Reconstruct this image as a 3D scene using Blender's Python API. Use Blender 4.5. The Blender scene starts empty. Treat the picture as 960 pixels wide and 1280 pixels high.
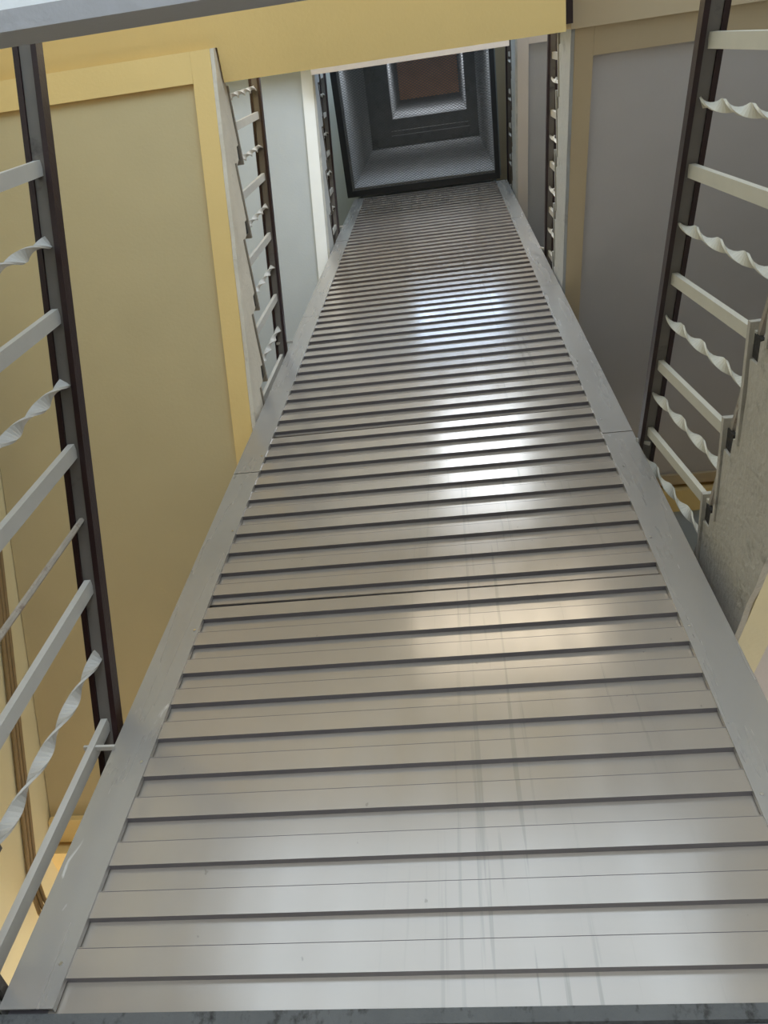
import bpy, math, random
from mathutils import Vector, Matrix
random.seed(7)
S = 1.7            # metres per layout unit (distance from the eye to the lift cladding)
ZC = 1.5           # eye height above the ground floor
sc = bpy.context.scene
col = sc.collection
def P(x, y, z): return Vector((x*S, y*S, z*S+ZC))

# ------------------------------------------------------------------ camera
cam_d = bpy.data.cameras.new('camera'); cam = bpy.data.objects.new('camera', cam_d); col.objects.link(cam)
cam_d.sensor_fit = 'VERTICAL'; cam_d.sensor_height = 36.0; cam_d.sensor_width = 27.0
cam_d.lens = 988.11/1280*36.0
cam_d.clip_start = 0.02
R = Matrix(((0.99028993, 0.08475454, 0.11019310), (0.12973289, -0.84824620, -0.51346641), (0.04995226, 0.52277629, -0.85100513)))
M = R.to_4x4(); M.translation = P(0, 0, 0)
cam.matrix_world = M
sc.camera = cam
# ------------------------------------------------------------------ exposure, sky
sc.view_settings.view_transform = 'Standard'; sc.view_settings.look = 'None'
sc.view_settings.gamma = 1.0; sc.view_settings.use_curve_mapping = False
sc.view_settings.exposure = -0.55
w = bpy.data.worlds.new('overcast_sky'); sc.world = w; w.use_nodes = True
bg = w.node_tree.nodes['Background']; bg.inputs[0].default_value = (0.80, 0.90, 1.0, 1); bg.inputs[1].default_value = 2.2
sc.cycles.max_bounces = 10; sc.cycles.diffuse_bounces = 6; sc.cycles.glossy_bounces = 5
sc.cycles.sample_clamp_indirect = 8.0

def area(name, loc, rot, sx, sz, e, c=(0.86, 0.93, 1.0)):
    l = bpy.data.lights.new(name, 'AREA'); l.shape = 'RECTANGLE'; l.size = sx*S; l.size_y = sz*S
    l.energy = e; l.color = c
    o = bpy.data.objects.new(name, l); col.objects.link(o); o.location = loc; o.rotation_euler = rot
    return o
YF, YR, XL, XR = -1.5, 3.2, -1.56, 1.38          # inner faces of the stairwell walls
# window openings of the front wall: x0, x1, z0, z1   (daylight behind each)
OPEN = [(-0.85, 0.75, -0.86, 0.42), (-1.45, 1.28, 1.00, 2.72), (-0.75, 1.05, 3.30, 4.55), (-0.65, 0.95, 5.55, 6.60), (-0.65, 0.95, 7.55, 8.6)]
POWER = [175, 72, 215, 100, 8]
TINT = [(0.76, 0.88, 1), (0.46, 0.70, 1), (0.80, 0.90, 1), (0.54, 0.75, 1), (0.54, 0.75, 1)]
ROPEN = [(-1.30, -0.75, 0.15, 1.35), (0.62, 1.18, 0.15, 1.35), (-1.30, -0.75, 2.30, 3.40)]   # unseen rear openings, added to light the soffits and left wall
RPOWER = [90, 60, 20]
for (x0, x1, z0, z1), pw, tc in zip(OPEN, POWER, TINT):
    area('window_and_fill_light', P((x0+x1)/2, YF-0.14, (z0+z1)/2), (math.radians(90), 0, 0), x1-x0, z1-z0, pw, tc)
for (x0, x1, z0, z1), pw in zip(ROPEN, RPOWER):
    area('window_and_fill_light', P((x0+x1)/2, YR+0.14, (z0+z1)/2), (math.radians(-90), 0, 0), x1-x0, z1-z0, pw, (1.0, 0.96, 0.90))  # added light from the unseen rear openings

# ------------------------------------------------------------------ materials
def mat(name, base, rough=0.7, metal=0.0, var=0.06, scale=3.0, bump=0.0, bscale=60.0, spec=0.5, dark=None, dscale=2.0, dlo=0.55, dhi=0.75, stretch=(1, 1, 1)):
    m = bpy.data.materials.new(name); m.use_nodes = True
    nt = m.node_tree; N = nt.nodes; L = nt.links; b = N['Principled BSDF']
    b.inputs['Roughness'].default_value = rough; b.inputs['Metallic'].default_value = metal
    b.inputs['Specular IOR Level'].default_value = spec
    geo = N.new('ShaderNodeNewGeometry')
    mp = N.new('ShaderNodeMapping'); mp.inputs['Scale'].default_value = stretch; L.new(geo.outputs['Position'], mp.inputs['Vector'])
    n1 = N.new('ShaderNodeTexNoise'); n1.inputs['Scale'].default_value = scale; n1.inputs['Detail'].default_value = 5
    L.new(mp.outputs[0], n1.inputs['Vector'])
    mx = N.new('ShaderNodeMix'); mx.data_type = 'RGBA'
    mx.inputs[6].default_value = tuple(c*(1-var) for c in base)+(1,); mx.inputs[7].default_value = tuple(min(1, c*(1+var)) for c in base)+(1,)
    L.new(n1.outputs['Fac'], mx.inputs[0]); out = mx.outputs[2]
    if dark:
        n2 = N.new('ShaderNodeTexNoise'); n2.inputs['Scale'].default_value = dscale; n2.inputs['Detail'].default_value = 7; n2.inputs['Roughness'].default_value = 0.65
        L.new(mp.outputs[0], n2.inputs['Vector'])
        rg = N.new('ShaderNodeMapRange'); rg.inputs[1].default_value = dlo; rg.inputs[2].default_value = dhi
        L.new(n2.outputs['Fac'], rg.inputs[0])
        m2 = N.new('ShaderNodeMix'); m2.data_type = 'RGBA'; L.new(rg.outputs[0], m2.inputs[0]); L.new(out, m2.inputs[6]); m2.inputs[7].default_value = tuple(dark)+(1,)
        out = m2.outputs[2]
    L.new(out, b.inputs['Base Color'])
    if bump:
        n3 = N.new('ShaderNodeTexNoise'); n3.inputs['Scale'].default_value = bscale; n3.inputs['Detail'].default_value = 4
        L.new(geo.outputs['Position'], n3.inputs['Vector'])
        bp = N.new('ShaderNodeBump'); bp.inputs['Strength'].default_value = bump; bp.inputs['Distance'].default_value = 0.01
        L.new(n3.outputs['Fac'], bp.inputs['Height']); L.new(bp.outputs[0], b.inputs['Normal'])
    return m
YEL = mat('yellow_distemper', (0.84, 0.59, 0.23), 0.75, bump=0.12)
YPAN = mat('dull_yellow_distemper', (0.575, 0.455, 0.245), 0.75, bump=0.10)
CREAM = mat('cream_wall_paint', (0.74, 0.64, 0.38), 0.7, bump=0.10)
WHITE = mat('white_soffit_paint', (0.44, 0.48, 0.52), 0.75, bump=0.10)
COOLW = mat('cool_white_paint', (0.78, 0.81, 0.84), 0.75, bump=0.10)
CONCL = mat('pale_raw_concrete', (0.72, 0.64, 0.52), 0.9, var=0.15, scale=6, bump=0.6, bscale=40, dark=(0.30, 0.26, 0.21), dscale=7, dlo=0.60, dhi=0.8)
OFFW = mat('off_white_paint', (0.70, 0.70, 0.67), 0.75, bump=0.10)
TAN = mat('tan_paint', (0.58, 0.45, 0.28), 0.75, bump=0.10)
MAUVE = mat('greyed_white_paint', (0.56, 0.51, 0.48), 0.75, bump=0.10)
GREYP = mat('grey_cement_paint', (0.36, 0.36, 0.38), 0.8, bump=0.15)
CONC = mat('raw_concrete', (0.48, 0.44, 0.37), 0.9, var=0.15, scale=6, bump=0.6, bscale=40, dark=(0.20, 0.18, 0.15), dscale=7, dlo=0.58, dhi=0.8)
CONCG = mat('grey_concrete', (0.42, 0.42, 0.41), 0.9, var=0.15, scale=6, bump=0.5, bscale=40, dark=(0.15, 0.15, 0.15), dscale=6, dlo=0.58, dhi=0.8)
STONE = mat('dark_tread_stone', (0.10, 0.085, 0.07), 0.8, var=0.2, bump=0.3)
WOOD = mat('dark_varnished_wood', (0.026, 0.009, 0.009), 0.42, var=0.4, scale=9, bump=0.1, bscale=90)
STEEL = mat('grey_painted_steel', (0.17, 0.15, 0.13), 0.5, var=0.2, scale=12, dark=(0.06, 0.05, 0.045), dscale=9, dlo=0.60, dhi=0.75)
SOCK_SHADE = mat('socket_shade_dark', (0.035, 0.03, 0.025), 0.95, var=0.3, scale=20, bump=0.6)  # dark colour stands in for the shade inside the step sockets
TRDB = mat('brown_tread_edge', (0.30, 0.25, 0.19), 0.8, var=0.2, bump=0.3)
BAL = mat('cream_baluster_paint', (0.62, 0.58, 0.48), 0.5, var=0.08, scale=14)
BALG = mat('pale_grey_baluster_paint', (0.51, 0.48, 0.43), 0.5, var=0.08, scale=14)
RUST = mat('rusty_steel_bar', (0.36, 0.31, 0.25), 0.6, var=0.25, scale=20, dark=(0.16, 0.09, 0.06), dscale=18, dlo=0.55, dhi=0.7)
FRAME = mat('black_angle_iron', (0.022, 0.022, 0.024), 0.55, var=0.3, scale=10)
WIRE = mat('galvanised_mesh_wire', (0.16, 0.16, 0.16), 0.5, metal=0.3)
DCONC = mat('dark_concrete', (0.20, 0.20, 0.20), 0.9, var=0.35, scale=5, bump=0.5, bscale=30, dark=(0.05, 0.05, 0.05), dscale=4)  # dark patchy concrete of the well ledge and upper walls
LCONC = mat('dusty_grey_plaster', (0.30, 0.30, 0.295), 0.9, var=0.25, scale=5, bump=0.4, dark=(0.22, 0.22, 0.23), dscale=6)
BROWN = mat('brown_shuttering_board', (0.58, 0.28, 0.15), 0.85, var=0.25, scale=6, bump=0.3)
BACK_LIPSHADE = mat('backing_sheet_lip_shade', (0.14, 0.125, 0.13), 0.4, var=0.1)  # also on the board lip undersides, where it stands in for shade
PIPE = mat('brown_conduit_paint', (0.30, 0.20, 0.09), 0.5, var=0.2, scale=15)
GROUND = mat('terrazzo_floor', (0.42, 0.40, 0.36), 0.5, var=0.15, scale=25)
SCREW = mat('bright_screw_steel', (0.8, 0.8, 0.82), 0.25, metal=1.0)
DIRT = mat('grimy_lintel_cement', (0.10, 0.10, 0.097), 0.9, var=0.2, scale=12, bump=0.5, dark=(0.03, 0.027, 0.024), dscale=22, dlo=0.54, dhi=0.66, stretch=(1, 1, 0.6))

def sheet_mat(name, base, rough, metal, drips, scuffs):
    m = bpy.data.materials.new(name); m.use_nodes = True
    nt = m.node_tree; N = nt.nodes; L = nt.links; b = N['Principled BSDF']
    b.inputs['Metallic'].default_value = metal
    geo = N.new('ShaderNodeNewGeometry')
    def noise(sx, sy, sz, det=4, dist=0.0):
        mp = N.new('ShaderNodeMapping'); mp.inputs['Scale'].default_value = (sx, sy, sz); L.new(geo.outputs['Position'], mp.inputs['Vector'])
        n = N.new('ShaderNodeTexNoise'); n.inputs['Scale'].default_value = 1.0; n.inputs['Detail'].default_value = det; n.inputs['Distortion'].default_value = dist
        L.new(mp.outputs[0], n.inputs['Vector']); return n
    def rng(src, a, c, lo=0.0, hi=1.0):
        r = N.new('ShaderNodeMapRange'); r.inputs[1].default_value = a; r.inputs[2].default_value = c; r.inputs[3].default_value = lo; r.inputs[4].default_value = hi
        L.new(src, r.inputs[0]); return r.outputs[0]
    def mixc(fac, a, c2):
        x = N.new('ShaderNodeMix'); x.data_type = 'RGBA'; L.new(fac, x.inputs[0])
        if isinstance(a, tuple): x.inputs[6].default_value = a+(1,)
        else: L.new(a, x.inputs[6])
        x.inputs[7].default_value = c2+(1,); return x.outputs[2]
    def mul(a, c):
        x = N.new('ShaderNodeMath'); x.operation = 'MULTIPLY'; L.new(a, x.inputs[0])
        if isinstance(c, float): x.inputs[1].default_value = c
        else: L.new(c, x.inputs[1])
        return x.outputs[0]
    big = noise(2.5, 1, 2.0)
    out = mixc(rng(big.outputs['Fac'], 0.3, 0.7), tuple(c*0.95 for c in base), tuple(min(1, c*1.05) for c in base))
    rgh = rng(noise(14, 1, 1.2).outputs['Fac'], 0.3, 0.7, rough*0.85, rough*1.2)
    if drips:
        d = noise(60, 1, 1.1, 3, 0.5)
        fac = rng(d.outputs['Fac'], 0.61, 0.68)
        sep = N.new('ShaderNodeSeparateXYZ'); L.new(geo.outputs['Position'], sep.inputs[0])
        band = rng(sep.outputs['X'], -0.35, 0.05); band2 = rng(sep.outputs['X'], 0.60, 0.35)
        patch = rng(noise(3, 1, 1.1).outputs['Fac'], 0.40, 0.60)
        f = mul(mul(fac, mul(band, band2)), mul(patch, 0.45))
        out = mixc(f, out, (0.20, 0.18, 0.15))
        sp = noise(45, 1, 30, 2)
        out = mixc(mul(rng(sp.outputs['Fac'], 0.76, 0.80), 0.5), out, (0.20, 0.17, 0.14))
    if scuffs:
        s = noise(26, 1, 8, 5, 0.8); s2 = noise(2.4, 1, 1.3, 2)
        f = mul(rng(s.outputs['Fac'], 0.65, 0.72), rng(s2.outputs['Fac'], 0.58, 0.64))
        out = mixc(mul(f, 0.6), out, (0.80, 0.80, 0.80))
    L.new(out, b.inputs['Base Color']); L.new(rgh, b.inputs['Roughness'])
    return m
BOARD = sheet_mat('satin_aluminium_board', (0.40, 0.348, 0.292), 0.19, 0.35, True, False)
TRIM = sheet_mat('satin_aluminium_trim', (0.40, 0.375, 0.345), 0.26, 0.40, False, True)

# ------------------------------------------------------------------ mesh helpers
class MB:
    def __init__(s): s.v = []; s.f = []
    def box(s, x0, x1, y0, y1, z0, z1):
        n = len(s.v)
        s.v += [P(x, y, z) for x in (x0, x1) for y in (y0, y1) for z in (z0, z1)]
        s.f += [tuple(n+i for i in q) for q in ((0, 1, 3, 2), (4, 6, 7, 5), (0, 4, 5, 1), (2, 3, 7, 6), (0, 2, 6, 4), (1, 5, 7, 3))]; return s
    def prism(s, poly, x0, x1):                       # polygon in (y, z) pushed along x
        n = len(s.v); k = len(poly)
        a = sum(poly[i][0]*poly[(i+1) % k][1]-poly[(i+1) % k][0]*poly[i][1] for i in range(k))
        if a < 0: poly = poly[::-1]
        s.v += [P(x0, y, z) for y, z in poly]+[P(x1, y, z) for y, z in poly]
        s.f += [tuple(n+i for i in range(k))[::-1], tuple(n+k+i for i in range(k))]
        s.f += [(n+i, n+(i+1) % k, n+k+(i+1) % k, n+k+i) for i in range(k)]; return s
    def slab(s, x0, x1, y0, y1, zf, t):               # a strip that follows a sloping underside zf(y), t thick
        return s.prism([(y0, zf(y0)), (y1, zf(y1)), (y1, zf(y1)+t), (y0, zf(y0)+t)], x0, x1)
    def sweep(s, prof, a, b):                          # profile [(x, z)] from point a to point b (sheared, ends plumb)
        n = len(s.v); k = len(prof)
        for q in (a, b): s.v += [P(q[0]+px, q[1], q[2]+pz) for px, pz in prof]
        s.f += [tuple(n+i for i in range(k)), tuple(n+k+i for i in range(k))[::-1]]
        s.f += [(n+i, n+k+i, n+k+(i+1) % k, n+(i+1) % k) for i in range(k)]; return s
    def bar(s, a, b, wy, wx, turns=0.0, seg=1, ph=0.0):   # flat bar from a to b, optionally twisted about its own axis
        a = P(*a); b = P(*b); d = (b-a).normalized()
        u = Vector((0, 1, 0)); u = (u-d*u.dot(d)).normalized(); v = d.cross(u)
        n = len(s.v)
        for i in range(seg+1):
            t = i/seg; c = a.lerp(b, t); g = ph+turns*2*math.pi*t
            e1 = u*math.cos(g)+v*math.sin(g); e2 = -u*math.sin(g)+v*math.cos(g)
            for p, q in ((-1, -1), (1, -1), (1, 1), (-1, 1)): s.v.append(c+e1*(p*wy/2)+e2*(q*wx/2))
        for i in range(seg):
            for j in range(4):
                s.f.append((n+4*i+j, n+4*i+(j+1) % 4, n+4*i+4+(j+1) % 4, n+4*i+4+j))
        s.f += [(n+3, n+2, n+1, n), tuple(n+4*seg+j for j in range(4))]; return s
    def tube(s, pts, r, k=8):
        n = len(s.v); pts = [P(*p) for p in pts]
        for i, p in enumerate(pts):
            d = (pts[min(i+1, len(pts)-1)]-pts[max(i-1, 0)]).normalized()
            u = d.cross(Vector((0, 0, 1)));  u = u.normalized() if u.length > 1e-3 else Vector((1, 0, 0)); v = d.cross(u)
            for j in range(k):
                g = 2*math.pi*j/k; s.v.append(p+u*(r*math.cos(g))+v*(r*math.sin(g)))
        for i in range(len(pts)-1):
            for j in range(k): s.f.append((n+k*i+j, n+k*i+(j+1) % k, n+k*i+k+(j+1) % k, n+k*i+k+j))
        s.f += [tuple(n+j for j in range(k))[::-1], tuple(n+k*(len(pts)-1)+j for j in range(k))]; return s
    def mesh(s, name, m, org=Vector((0, 0, 0)), smooth=False):
        me = bpy.data.meshes.new(name); me.from_pydata([p-org for p in s.v], [], s.f); me.materials.append(m)
        import bmesh
        b = bmesh.new(); b.from_mesh(me); bmesh.ops.recalc_face_normals(b, faces=b.faces); b.to_mesh(me); b.free()
        if smooth:
            for p in me.polygons: p.use_smooth = True
        return me
    def build(s, name, m, parent=None, smooth=False):
        org = parent.location.copy() if parent is not None and parent.parent is None else Vector((0, 0, 0))
        if parent is not None and parent.parent is not None: org = parent.parent.location+parent.location
        o = bpy.data.objects.new(name, s.mesh(name, m, org, smooth)); col.objects.link(o)
        if parent is not None: o.parent = parent
        return o
def thing(name, label, cat, loc, group=None):
    o = bpy.data.objects.new(name, None); col.objects.link(o); o.location = loc; o.empty_display_size = 0.1
    o['label'] = label; o['category'] = cat
    if group: o['group'] = group
    return o
def tag(o, label, cat, group=None):
    o['label'] = label; o['category'] = cat
    if group: o['group'] = group
    return o
def struct(o): o['kind'] = 'structure'; return o
def bevel(o, wd, seg=2):
    b = o.modifiers.new('bevel', 'BEVEL'); b.width = wd; b.segments = seg; b.limit_method = 'ANGLE'; return o

# ------------------------------------------------------------------ stairwell shell
ZG, ZT = -ZC/S, 9.0
struct(MB().box(XL-0.1, XR+0.1, YF-0.1, YR+0.1, ZG-0.1, ZG).build('floor', GROUND))
struct(MB().box(XL-0.1, XL, YF-0.1, YR+0.1, ZG, ZT).build('wall_left', CREAM))
struct(MB().box(XR, XR+0.1, YF-0.1, YR+0.1, ZG, ZT).build('wall_right', OFFW))
rw = MB()
for xa, xb in ((XL, -1.30), (-0.75, 0.62), (1.18, XR)): rw.box(xa, xb, YR, YR+0.1, ZG, ZT)
for xa, xb in ((-1.30, -0.75), (0.62, 1.18)):
    z = ZG
    for q in [q for q in ROPEN if q[0] == xa]: rw.box(xa, xb, YR, YR+0.1, z, q[2]); z = q[3]
    rw.box(xa, xb, YR, YR+0.1, z, ZT)
struct(rw.build('wall_rear', CREAM))
fw = MB(); z = ZG
for x0, x1, z0, z1 in OPEN:
    if z0 > z+0.001: fw.box(XL, XR, YF-0.1, YF, z, z0)
    fw.box(XL, x0, YF-0.1, YF, max(z0, ZG), z1); fw.box(x1, XR, YF-0.1, YF, max(z0, ZG), z1); z = z1
fw.box(XL, XR, YF-0.1, YF, z, ZT)
struct(fw.build('wall_front', OFFW))
for i, (x0, x1, z0, z1) in enumerate(OPEN[1:]):
    wn = struct(thing('window_%d' % (i+1), '', 'window', P((x0+x1)/2, YF-0.05, z0)))
    del wn['label']; del wn['category']
    MB().box(x0, x0+0.03, YF-0.07, YF-0.03, z0, z1).build('window_jamb', STEEL, wn); MB().box(x1-0.03, x1, YF-0.07, YF-0.03, z0, z1).build('window_jamb', STEEL, wn)
    MB().box(x0+0.03, x1-0.03, YF-0.07, YF-0.03, z0, z0+0.03).build('window_sill', STEEL, wn); MB().box(x0+0.03, x1-0.03, YF-0.07, YF-0.03, z1-0.03, z1).build('window_head', STEEL, wn)
    for k in (1, 2):
        xm = x0+(x1-x0)*k/3; MB().box(xm-0.012, xm+0.012, YF-0.07, YF-0.03, z0+0.03, z1-0.03).build('window_mullion', STEEL, wn)
# roof with the light well's hole
roof = MB(); RX0, RX1, RY0, RY1 = -0.72, 0.43, 0.08, 1.05
roof.box(XL, RX0, YF, YR, ZT-0.1, ZT); roof.box(RX1, XR, YF, YR, ZT-0.1, ZT)
roof.box(RX0, RX1, YF, RY0, ZT-0.1, ZT); roof.box(RX0, RX1, RY1, YR, ZT-0.1, ZT)
struct(roof.build('ceiling', GREYP))

# ------------------------------------------------------------------ landings and flights
LAND = [  # z soffit, thickness, front edge y at the flights, front edge y over the well, soffit material, word
    (0.60, 0.22, -0.0335, -0.0335, COOLW, GREYP, 'lowest front landing overhead, its grey edge crossing the top left corner'),
    (2.80, 0.16, -0.030, 0.066, YEL, YEL, 'yellow painted front landing whose beam crosses above the lift shaft'),
    (4.85, 0.18, -0.030, 0.140, OFFW, MAUVE, 'off white landing edge just above the yellow beam, by the mesh'),
    (7.10, 0.18, -0.030, 0.050, OFFW, OFFW, 'topmost front landing of the stairwell, hidden behind the lower ones')]
for i, (z0, t, y1, y2, ms, me_, lab) in enumerate(LAND):
    ld = thing('stair_landing', lab, 'landing', P(0, YF, z0))
    if i == 0:
        MB().box(XL+.003, XR-.003, YF+.003, y1-0.012, z0, z0+t).build('landing_slab', ms, ld)
        MB().box(XL+.003, XR-.003, y1-0.012, y1, z0, z0+t).build('edge_face', me_, ld)
    else:
        MB().box(XL+.003, 0.402, YF+.003, y1, z0, z0+t).build('landing_slab', ms, ld)
        MB().box(0.452, XR-.003, YF+.003, 0.0676, z0+0.235, z0+0.235+t).build('landing_slab', TAN if i == 1 else ms, ld)
        MB().box(-0.658, 0.402, y1, y2, z0, z0+t).build('edge_beam', me_, ld)
REAR = [(0.55-1.05, 'lowest'), (1.66, 'second'), (3.72, 'third'), (5.9, 'fourth')]
for z0, word in REAR:
    ld = thing('stair_landing', '%s half landing behind the lift shaft, between its flights' % word, 'landing', P(0, 2.3, z0))
    MB().box(XL, XR, 2.40, YR, z0+0.03, z0+0.15).build('landing_slab', YPAN if z0 < 2 else WHITE, ld)
    MB().box(XL, XR, 2.27, 2.40, z0, z0+0.15).build('edge_beam', YEL if z0 < 4 else WHITE, ld)

G = 0.2175          # going of a step
def flight(side, x0, z0, m, h, y0, y1, panel, band, face, lab, tread=None, off=0.0):
    """side -1 left / +1 right; x0 inner face; underside z0+m*y; h height of the steps' mean line over it"""
    xw = XL+0.003 if side < 0 else XR-0.003
    zs = lambda y: z0+m*y
    t = thing('stair_flight', lab, 'stairs', P(x0, y0, zs(y0)), 'stair flights around the lift shaft')
    n = int(round((y1-y0-off)/G)); ys = y0+off; y1 = ys+n*G
    rise = abs(m)*G
    def saw(rough):
        pts = [(y0, zs(y0)), ]
        if rough:
            for k in range(1, n*4): yy = y0+(y1-y0)*k/(n*4); pts.append((yy, zs(yy)+random.uniform(-0.002, 0.006)))
        pts.append((y1, zs(y1)))
        for i in range(n-1, -1, -1):
            za = zs(ys+(i+0.5)*G)+h
            if not rough: pts += [(ys+(i+1)*G, za), (ys+i*G+0.004, za)]
            elif m < 0: pts += [(ys+(i+1)*G-0.002, za-0.034-random.uniform(0, .012)), (ys+(i+1)*G-0.040-random.uniform(0, .01), za-0.030), (ys+(i+1)*G-0.044, za-0.004), (ys+(i+0.5)*G, za-random.uniform(0, 0.010)), (ys+i*G+random.uniform(0.004, 0.02), za)]
            else: pts += [(ys+(i+1)*G-random.uniform(.004, .02), za), (ys+(i+0.5)*G, za-random.uniform(0, 0.010)), (ys+i*G+0.046, za-0.004), (ys+i*G+0.040+random.uniform(0, .01), za-0.040), (ys+i*G+0.002, za-0.036-random.uniform(0, .012))]
        if off: pts.append((y0, zs(ys+(0.5)*G)+h))
        return pts
    a, b = sorted((x0, x0+side*0.012)); MB().prism(saw(True), a, b).build('stringer_face', face, t)
    body = [(y, z+(0.02 if abs(z-zs(y)) < 1e-6 else 0)) for y, z in saw(False)]
    a, b = sorted((x0+side*0.0125, xw)); MB().prism(body, a, b).build('soffit_panel', panel, t)
    zb = lambda y: zs(y)+0.0
    a, b = sorted((x0+side*0.0125, x0+side*0.075)); MB().slab(a, b, y0, y1, zb, 0.0195).build('edge_band', band, t)
    a, b = sorted((x0+side*0.0755, xw))
    ya = y0; MB().slab(a, b, ya, ya+0.085, zb, 0.0195).build('end_band', band, t)
    MB().slab(a, b, y1-0.07, y1, zb, 0.0195).build('end_band', band, t)
    proto = None
    for i in range(n):
        za = zs(ys+(i+0.5)*G)+h+0.001
        nose = 0.018
        lo, hi = (ys+i*G, ys+(i+1)*G)
        if m < 0: hi += nose
        else: lo -= nose
        if proto is None:
            a, b = sorted((x0-side*0.004, xw)); proto = MB().box(a, b, lo, hi, za, za+0.012).build('tread', tread or STONE, t); base = (lo, za)
        else:
            o = proto.copy(); col.objects.link(o); o.parent = t; o.location = Vector((0, (lo-base[0])*S, (za-base[1])*S))
    pk = None
    for i in range(min(n, 8)):                        # dark boxes put the shade into the hacked-out step corner sockets
        za = zs(ys+(i+0.5)*G)+h
        yc = ys+(i+1)*G-0.022 if m < 0 else ys+i*G+0.022
        if pk is None:
            a, b = sorted((x0+side*0.004, x0+side*0.0118)); pk = MB().box(a, b, yc-0.021, yc+0.021, za-0.036, za-0.002).build('socket_shade', SOCK_SHADE, t); pb = (yc, za)
        else:
            o = pk.copy(); col.objects.link(o); o.parent = t; o.location = Vector((0, (yc-pb[0])*S, (za-pb[1])*S))
    return t
XLI, XRI = -0.664, 0.455
flight(-1, XLI, 0.80, -0.47, 0.17, -0.03, 2.25, YPAN, YEL, CONC, 'lowest left stair flight coming down from the front landing beside the camera')
flight(-1, XLI, 2.762, -0.475, 0.17, -0.03, 2.25, YPAN, YEL, CONCL, 'left flight with big dull yellow soffit framed by brighter yellow bands', TRDB, 0.107)
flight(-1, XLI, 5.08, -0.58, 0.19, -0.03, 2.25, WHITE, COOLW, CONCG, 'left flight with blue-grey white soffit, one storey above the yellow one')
flight(-1, XLI-0.012, 7.25, -0.52, 0.19, -0.03, 2.25, OFFW, OFFW, CONCG, 'topmost left flight, off white sliver beside the black mesh frame')
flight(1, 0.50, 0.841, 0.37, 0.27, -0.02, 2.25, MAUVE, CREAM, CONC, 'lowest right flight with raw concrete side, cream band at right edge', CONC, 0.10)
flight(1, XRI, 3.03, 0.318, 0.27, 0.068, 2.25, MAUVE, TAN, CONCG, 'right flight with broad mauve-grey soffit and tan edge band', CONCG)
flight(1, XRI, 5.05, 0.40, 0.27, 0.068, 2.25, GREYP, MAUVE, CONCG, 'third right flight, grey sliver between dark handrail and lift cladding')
flight(1, XRI, 7.10, 0.40, 0.27, 0.068, 2.25, TAN, TAN, CONCG, 'topmost right flight, tan sliver right of the black mesh frame')

# unseen light panels added under the front landings, to streak the cladding with light
def emis(name, c, e):
    m = bpy.data.materials.new(name); m.use_nodes = True; b = m.node_tree.nodes['Principled BSDF']
    b.inputs['Base Color'].default_value = (0.8, 0.8, 0.8, 1); b.inputs['Emission Color'].default_value = c+(1,); b.inputs['Emission Strength'].default_value = e; return m
for x0, x1, y, hd, z, c, e, lab in ((-0.28, 0.52, -0.36, 0.17, 2.80, (1, 0.90, 0.70), 6.5, 'added flat light panel under the yellow front landing above the camera'),
                                (-0.16, 0.38, -0.56, 0.40, 4.85, (0.74, 0.86, 1), 12, 'added flat light panel under the off white landing above the yellow one'),
                                (-0.34, 0.46, -0.20, 0.13, 7.10, (0.52, 0.70, 1), 22, 'added flat light panel under the topmost front landing')):
    t = thing('added_light_panel', lab, 'lamp', P((x0+x1)/2, y, z-0.03))
    MB().box(x0-0.02, x1+0.02, y-hd-0.015, y+hd+0.015, z-0.020, z-0.002).build('housing', OFFW, t)
    MB().box(x0, x1, y-hd, y+hd, z-0.034, z-0.0205).build('glow_face', emis('light_panel_glow', c, e), t)

# ------------------------------------------------------------------ railings
def railing(lab, xt, z0, m, y0, y1, plain, twist, xb, foot, bmat, rod=None, flatbar=False):
    zr = lambda y: z0+m*y
    t = thing('stair_railing', lab, 'railing', P(xt, y0, zr(y0)), 'balustrades up the stairwell')
    a, b = (xt, y0, zr(y0)), (xt, y1, zr(y1))
    wd, hh, lip = 0.0215, 0.034, 0.010
    prof = [(-wd, -0.004), (-wd+lip, -0.004), (-wd+lip, 0.006), (wd-lip, 0.006), (wd-lip, -0.004), (wd, -0.004), (wd, hh*0.7), (wd*0.6, hh), (-wd*0.6, hh), (-wd, hh*0.7)]
    MB().sweep(prof, a, b).build('handrail', WOOD, t)
    s = wd-lip-0.0005
    MB().sweep([(-s, 0.0), (s, 0.0), (s, 0.0055), (-s, 0.0055)], a, b).build('steel_channel', STEEL, t)
    for y in plain:
        o = MB().bar((xt, y, zr(y)-0.0005), (xb, y, foot(y)), 0.042, 0.020).build('baluster', bmat, t)
    for k, y in enumerate(twist):
        L_ = (zr(y)-foot(y))*S
        MB().bar((xt, y, zr(y)-0.0005), (xb, y, foot(y)), 0.036, 0.007, turns=L_/0.37, seg=max(16, int(L_*64)), ph=0.4+0.5*(k % 2)).build('twisted_baluster', bmat, t)
    for y in (rod or []):
        MB().tube([(xt, y, zr(y)), (xb, y, foot(y))], 0.009, 6).build('round_rod', RUST, t)
    if flatbar:
        MB().sweep([(-0.004, -0.006), (0.004, -0.006), (0.004, 0.006), (-0.004, 0.006)], (xb, y0+0.1, foot(y0+0.1)), (xb, y1-0.8, foot(y1-0.8))).build('bottom_bar', RUST, t)
    return t
cont = lambda l, y1: l+[l[-1]+0.218*k for k in range(1, 9) if l[-1]+0.218*k < y1]
p1L = cont([0.120, 0.345, 0.555, 0.771, 0.997], 2.1); t1L = [0.232, 0.449, 0.883]+cont([1.10], 2.1)
railing('left railing beside the camera, pale grey bars before the yellow soffit', -0.69, 1.505, -0.511, -0.10, 2.15, p1L, t1L, -0.69, lambda y: 0.80-0.47*y+0.18, BALG, rod=[0.666])
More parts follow.
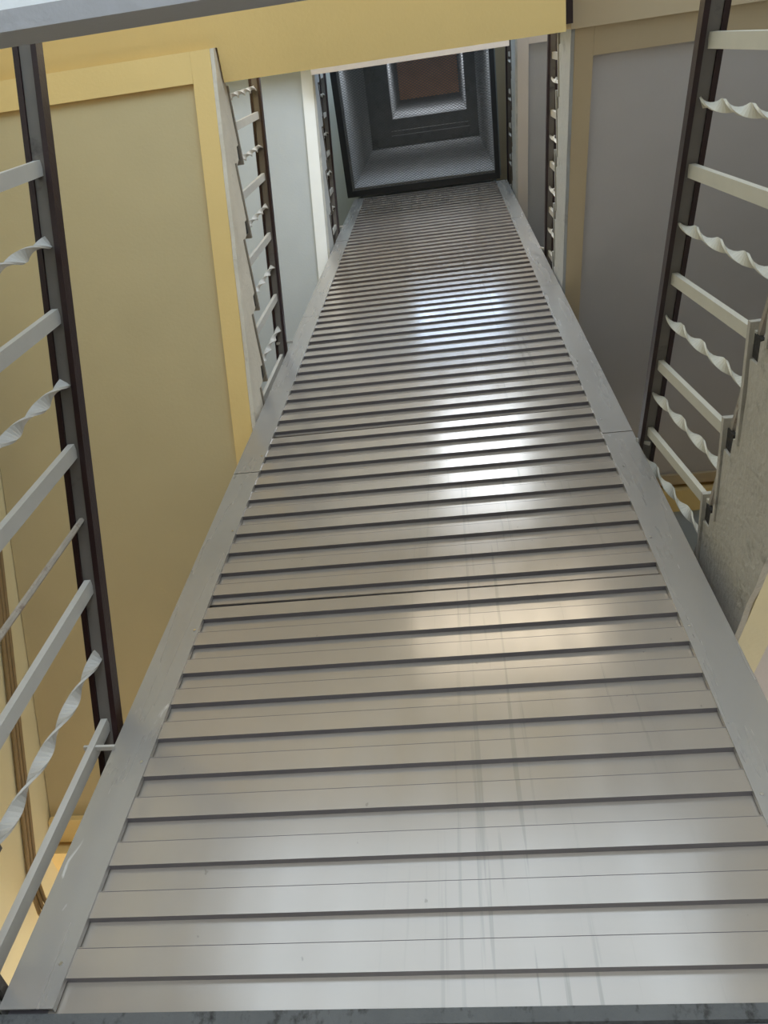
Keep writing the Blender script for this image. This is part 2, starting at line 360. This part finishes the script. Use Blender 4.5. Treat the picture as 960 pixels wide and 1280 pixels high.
p2L = cont([0.204, 0.410, 0.611, 0.822, 1.030], 2.1); t2L = cont([0.115, 0.309, 0.510, 0.717, 0.930], 2.1)
railing('short white-barred railing above the notched concrete left stringer', -0.69, 3.475, -0.508, -0.02, 2.15, p2L, t2L, -0.69, lambda y: 2.762-0.475*y+0.18, BALG)
p3L = cont([0.17, 0.377, 0.58, 0.78, 0.98], 2.1); t3L = cont([0.272, 0.477, 0.684, 0.873], 2.1)
railing('third left railing, dark rail close to the mesh frame', -0.69, 5.655, -0.566, 0.0, 2.15, p3L, t3L, -0.69, lambda y: 5.08-0.58*y+0.20, BALG)
p1R = cont([0.081, 0.298, 0.524, 0.748, 0.954], 2.1); t1R = cont([0.178, 0.407, 0.623, 0.836, 1.048], 2.1)
railing('right railing with cream straight and twisted bars leaning to the lift', 0.47, 1.56, 0.327, -0.05, 2.15, p1R, t1R, 0.511, lambda y: 0.841+0.37*y+0.30, BAL, flatbar=True)
p2R = cont([0.161, 0.375, 0.585, 0.791, 1.005], 2.1); t2R = cont([0.247, 0.469, 0.691, 0.884], 2.1)
railing('upper right railing with stubby white bars beside tan band', 0.477, 3.63, 0.333, -0.02, 2.15, p2R, t2R, 0.484, lambda y: 3.03+0.318*y+0.28, BALG)
MB().box(0.422, 0.450, -0.03, 0.05, 2.98, 3.66).build('newel_post', WOOD, col.objects['stair_railing.004'])
railing('third right railing, thin dark line right of the mesh frame', 0.477, 5.72, 0.42, 0.0, 2.15, [y+0.05 for y in p2R], t2R, 0.484, lambda y: 5.05+0.40*y+0.28, BALG)

# ------------------------------------------------------------------ the clad lift shaft
SX0, SX1 = -0.655, 0.4475           # outer edges of the corner trims
BX0, BX1 = -0.581, 0.368            # visible board edges
SZ0, SZ1 = 0.504, 6.08
lift = thing('lift_shaft', 'tall lift shaft clad in ribbed satin aluminium boards, filling the stairwell', 'lift shaft', P((SX0+SX1)/2, 1.4, ZG))
MB().box(SX0+0.003, SX1-0.003, 1.0165, 1.95, ZG, SZ1).build('shaft_core', BACK_LIPSHADE, lift)
PITCH = 0.0822
g0 = 0.5432
STEP = 0.0100                        # each board is a shiplap: lower half proud by STEP, upper half set back
YO = 1.0; YB = YO+STEP+0.003
def board_part(kind, z0, z1, gap=0.0):
    zm = (z0+z1)/2
    if kind == 'full': pr = [(YB, z0), (YO, z0), (YO, zm-0.0020), (YO+0.0007, zm-0.0015), (YO, zm-0.0010), (YO, zm), (YO+STEP, zm), (YO+STEP, z1), (YB, z1)]
    elif kind == 'low': pr = [(YB, z0), (YO, z0), (YO, zm-0.002), (YO+STEP*0.4, zm-0.002), (YB, zm-0.003)]
    else: pr = [(YB, zm+gap), (YO+STEP, zm+gap), (YO+STEP, z1), (YB, z1)]
    me = MB().prism(pr, BX0-0.012, BX1+0.012).mesh('board', BOARD, P((BX0+BX1)/2, YO, zm)); me.materials.append(BACK_LIPSHADE)
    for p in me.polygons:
        if (p.normal.z < -0.9 and kind != 'high') or 0.3 < abs(p.normal.z) < 0.9: p.material_index = 1     # lip underside coloured dark in place of shade; dark seam line
    return me
def place(me, z_mid, group_tilt, roll=None):
    o = bpy.data.objects.new('board', me); col.objects.link(o); o.parent = lift
    o.location = P((BX0+BX1)/2, YO, z_mid)-lift.location
    o.rotation_euler = (group_tilt+random.uniform(-0.0035, 0.0035), random.uniform(-0.0006, 0.0006) if roll is None else roll, 0)
    return o
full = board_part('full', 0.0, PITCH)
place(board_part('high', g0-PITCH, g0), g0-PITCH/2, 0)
k = 0; tilts = [0.0, 0.005, -0.004, 0.006, -0.003, 0.004, -0.004, 0.003]
gi = 0
while g0+PITCH*(k+1) < SZ1:
    lo, hi = g0+PITCH*k, g0+PITCH*(k+1); zc = (lo+hi)/2
    if k in (9, 19, 29, 39, 49, 59):
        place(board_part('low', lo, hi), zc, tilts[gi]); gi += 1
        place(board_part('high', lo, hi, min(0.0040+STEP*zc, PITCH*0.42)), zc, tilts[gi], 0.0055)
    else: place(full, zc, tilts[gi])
    k += 1
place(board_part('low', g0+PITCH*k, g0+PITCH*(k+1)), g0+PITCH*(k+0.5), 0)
# corner trims in sheet lengths, lapped
for sx, xo, xi, joints in ((-1, SX0, BX0, (SZ0, 1.928, 3.334, 4.745, SZ1)), (1, SX1, BX1, (SZ0, 1.966, 3.393, 4.80, SZ1))):
    for j in range(4):
        a, b = joints[j], joints[j+1]-0.003
        yf = 0.9965-0.0006*(j % 2)
        t = MB()
        xa, xb = sorted((xo, xi)); t.box(xa, xb, yf, yf+0.002, a, b)
        xa, xb = sorted((xo, xo-sx*0.002)); t.box(xa, xb, yf+0.002, 1.10, a, b)
        xa, xb = sorted((xi, xi-sx*-0.0015)); t.box(xa, xb, yf+0.002, 1.006, a, b)
        o = t.build('corner_trim', TRIM, lift)
sm = None
def screw(x, z):
    global sm
    if sm is None:
        b = MB(); n = 8
        b.v = [Vector((0.005*math.cos(2*math.pi*i/n), y, 0.005*math.sin(2*math.pi*i/n))) for y in (0.0, -0.0025) for i in range(n)]
        b.f = [tuple(range(n))[::-1], tuple(range(n, 2*n))]+[(i, (i+1) % n, n+(i+1) % n, n+i) for i in range(n)]
        sm = b.mesh('screw', SCREW)
    o = bpy.data.objects.new('screw', sm); col.objects.link(o); o.parent = lift; o.location = P(x, 0.9958, z)-lift.location
for x, z in ((-0.593, 0.56), (-0.591, 0.899), (-0.588, 1.243), (-0.59, 1.62), (-0.59, 2.02), (0.377, 0.78), (0.377, 1.154), (0.377, 1.45), (0.385, 1.772), (0.38, 2.05), (-0.59, 2.5), (0.385, 2.5)): screw(x, z)
struct(MB().prism([(1.004, 0.484), (1.0160, 0.482), (1.0160, 0.5015), (1.004, 0.5015)], SX0, SX1).build('trim_1', DIRT))
struct(MB().box(SX0+0.01, SX1-0.01, 1.008, 1.016, ZG, 0.481).build('wall_lift_front', BACK_LIPSHADE))

# steel ties between the corner trims and the handrails
def tie(lab, a, b):
    o = MB().bar(a, b, 0.016, 0.008).build('tie_bar', BALG); tag(o, lab, 'bracket', 'ties from handrails to lift shaft')
tie('short pale tie bar between left handrail foot and lift corner trim', (-0.650, 0.994, 0.934), (-0.706, 0.992, 0.934))
tie('thin tie bar from notched left stringer railing to lift trim', (-0.650, 0.992, 3.01), (-0.705, 0.98, 2.97))
tie('tiny tie bar beside the third left handrail near mesh frame', (-0.650, 0.992, 5.15), (-0.685, 0.988, 5.12))
tie('white tie bar between right cream railing and lift trim', (0.444, 0.992, 1.902), (0.472, 0.992, 1.872))
tie('thin tie bar between stubby-barred right railing and lift trim', (0.444, 0.992, 4.02), (0.477, 0.995, 3.965))

# conduits along the left wall
for i in range(3):
    off = 0.022*i
    x = XL+0.010
    pts = [(x, 0.6, 2.455-off-0.03), (x, 1.284, 2.085-off), (x, 2.10, 1.638-off), (x, 2.20, 1.583-off), (x+0.004, 2.25+off*0.3, 1.552-off), (x+0.025, 2.30+off*0.3, 1.515-off), (x+0.07, 2.345+off*0.3, 1.475-off), (x+0.14, 2.37, 1.45-off), (x+0.5, 2.40, 1.42-off)]
    tag(MB().tube(pts, 0.012, 8).build('cable_conduit', PIPE, None, True), ['brown conduit on the left cream wall, uppermost of the three', 'brown conduit on the left cream wall, middle of the three', 'brown conduit on the left cream wall, lowest of the three'][i], 'conduit', 'conduits on the left wall')

# ------------------------------------------------------------------ mesh panel over the shaft and the light well above it
FX0, FX1, FY0, FY1, FZ = -0.702, 0.402, 0.10, 0.985, 6.085
mp_ = thing('mesh_panel', 'black-framed wire mesh panel closing the well above the lift', 'mesh panel', P((FX0+FX1)/2, FY0, FZ))
bw = 0.042
MB().box(FX0, FX0+bw, FY0, FY1, FZ, FZ+0.03).build('frame_bar', FRAME, mp_); MB().box(FX1-bw*0.8, FX1, FY0, FY1, FZ, FZ+0.03).build('frame_bar', FRAME, mp_)
MB().box(FX0+bw, FX1-bw*0.8, FY1-bw, FY1, FZ, FZ+0.03).build('frame_bar', FRAME, mp_); MB().box(FX0+bw, FX1-bw*0.8, FY0, FY0+0.02, FZ, FZ+0.03).build('frame_bar', FRAME, mp_)
wires = MB(); cx0, cx1, cy0, cy1 = FX0+bw, FX1-bw*0.8, FY0+0.02, FY1-bw
step = 0.0165
for sgn in (1, -1):
    c = -3.0
    while c < 3.0:
        pts = []                                        # line y = sgn*0.6*x + c clipped to the panel
        for x in (cx0, cx1):
            y = sgn*0.6*x+c
            if cy0 <= y <= cy1: pts.append((x, y))
        for y in (cy0, cy1):
            x = (y-c)/(sgn*0.6)
            if cx0 < x < cx1: pts.append((x, y))
        if len(pts) == 2 and abs(pts[0][0]-pts[1][0]) > 0.01:
            zz = FZ+0.012+0.001*sgn
            wires.bar((*pts[0], zz), (*pts[1], zz), 0.0045, 0.003)
        c += step
o = wires.build('wire_mesh', WIRE, mp_); o['kind'] = 'stuff'
Z1, Z2 = 8.30, 10.6
lx0, lx1, ly0, ly1 = -0.645, 0.372, 0.10, 0.93
struct(MB().box(lx0-0.016, lx0, ly0-0.035, ly1+0.04, FZ+0.04, Z1).build('wall_well_left', LCONC))
struct(MB().box(lx1, lx1+0.04, ly0-0.04, ly1+0.04, FZ+0.04, Z1).build('wall_well_right', LCONC))
struct(MB().box(lx0, lx1, ly1, ly1+0.04, FZ+0.04, Z1).build('wall_well_rear', LCONC))
struct(MB().box(lx0, lx1, ly0-0.035, ly0, FZ+0.30, Z1).build('wall_well_front', LCONC))
ux0, ux1, uy0, uy1 = -0.43, 0.27, 0.14, 0.70
led = MB(); led.box(lx0-0.04, ux0, ly0-0.04, ly1+0.04, Z1, Z1+0.12); led.box(ux1, lx1+0.04, ly0-0.04, ly1+0.04, Z1, Z1+0.12)
led.box(ux0, ux1, uy1, ly1+0.04, Z1, Z1+0.12); led.box(ux0, ux1, ly0-0.04, uy0, Z1, Z1+0.12)
struct(led.build('ceiling_well_ledge', DCONC))
for i, y in enumerate((0.80, 0.84)):
    struct(MB().tube([(ux0-0.02, y, Z1-0.012), (ux1+0.02, y, Z1-0.012)], 0.010, 6).build('trim_%d' % (i+2), SCREW))
struct(MB().box(ux0-0.04, ux0, uy0, uy1, Z1+0.12, Z2).build('wall_upper_well_left', DCONC))
struct(MB().box(ux1, ux1+0.04, uy0, uy1, Z1+0.12, Z2).build('wall_upper_well_right', DCONC))
struct(MB().box(ux0-0.04, ux1+0.04, uy1, uy1+0.04, Z1+0.12, Z2).build('wall_upper_well_rear', DCONC))
struct(MB().box(ux0-0.04, ux1+0.04, uy0-0.04, uy0, Z1+0.55, Z2).build('wall_upper_well_front', LCONC))
struct(MB().box(ux0-0.06, ux1+0.06, uy0-0.06, uy1+0.06, Z2, Z2+0.06).build('ceiling_well', BROWN))

area('well_fill_light', P((ux0+ux1)/2, uy0-0.06, Z1+0.34), (math.radians(118), 0, 0), ux1-ux0, 0.38, 45)  # added light for the upper well, its source unseen
area('well_fill_light', P((lx0+lx1)/2, ly0-0.06, FZ+0.17), (math.radians(110), 0, 0), lx1-lx0, 0.2, 17)  # added light to brighten the lower well walls
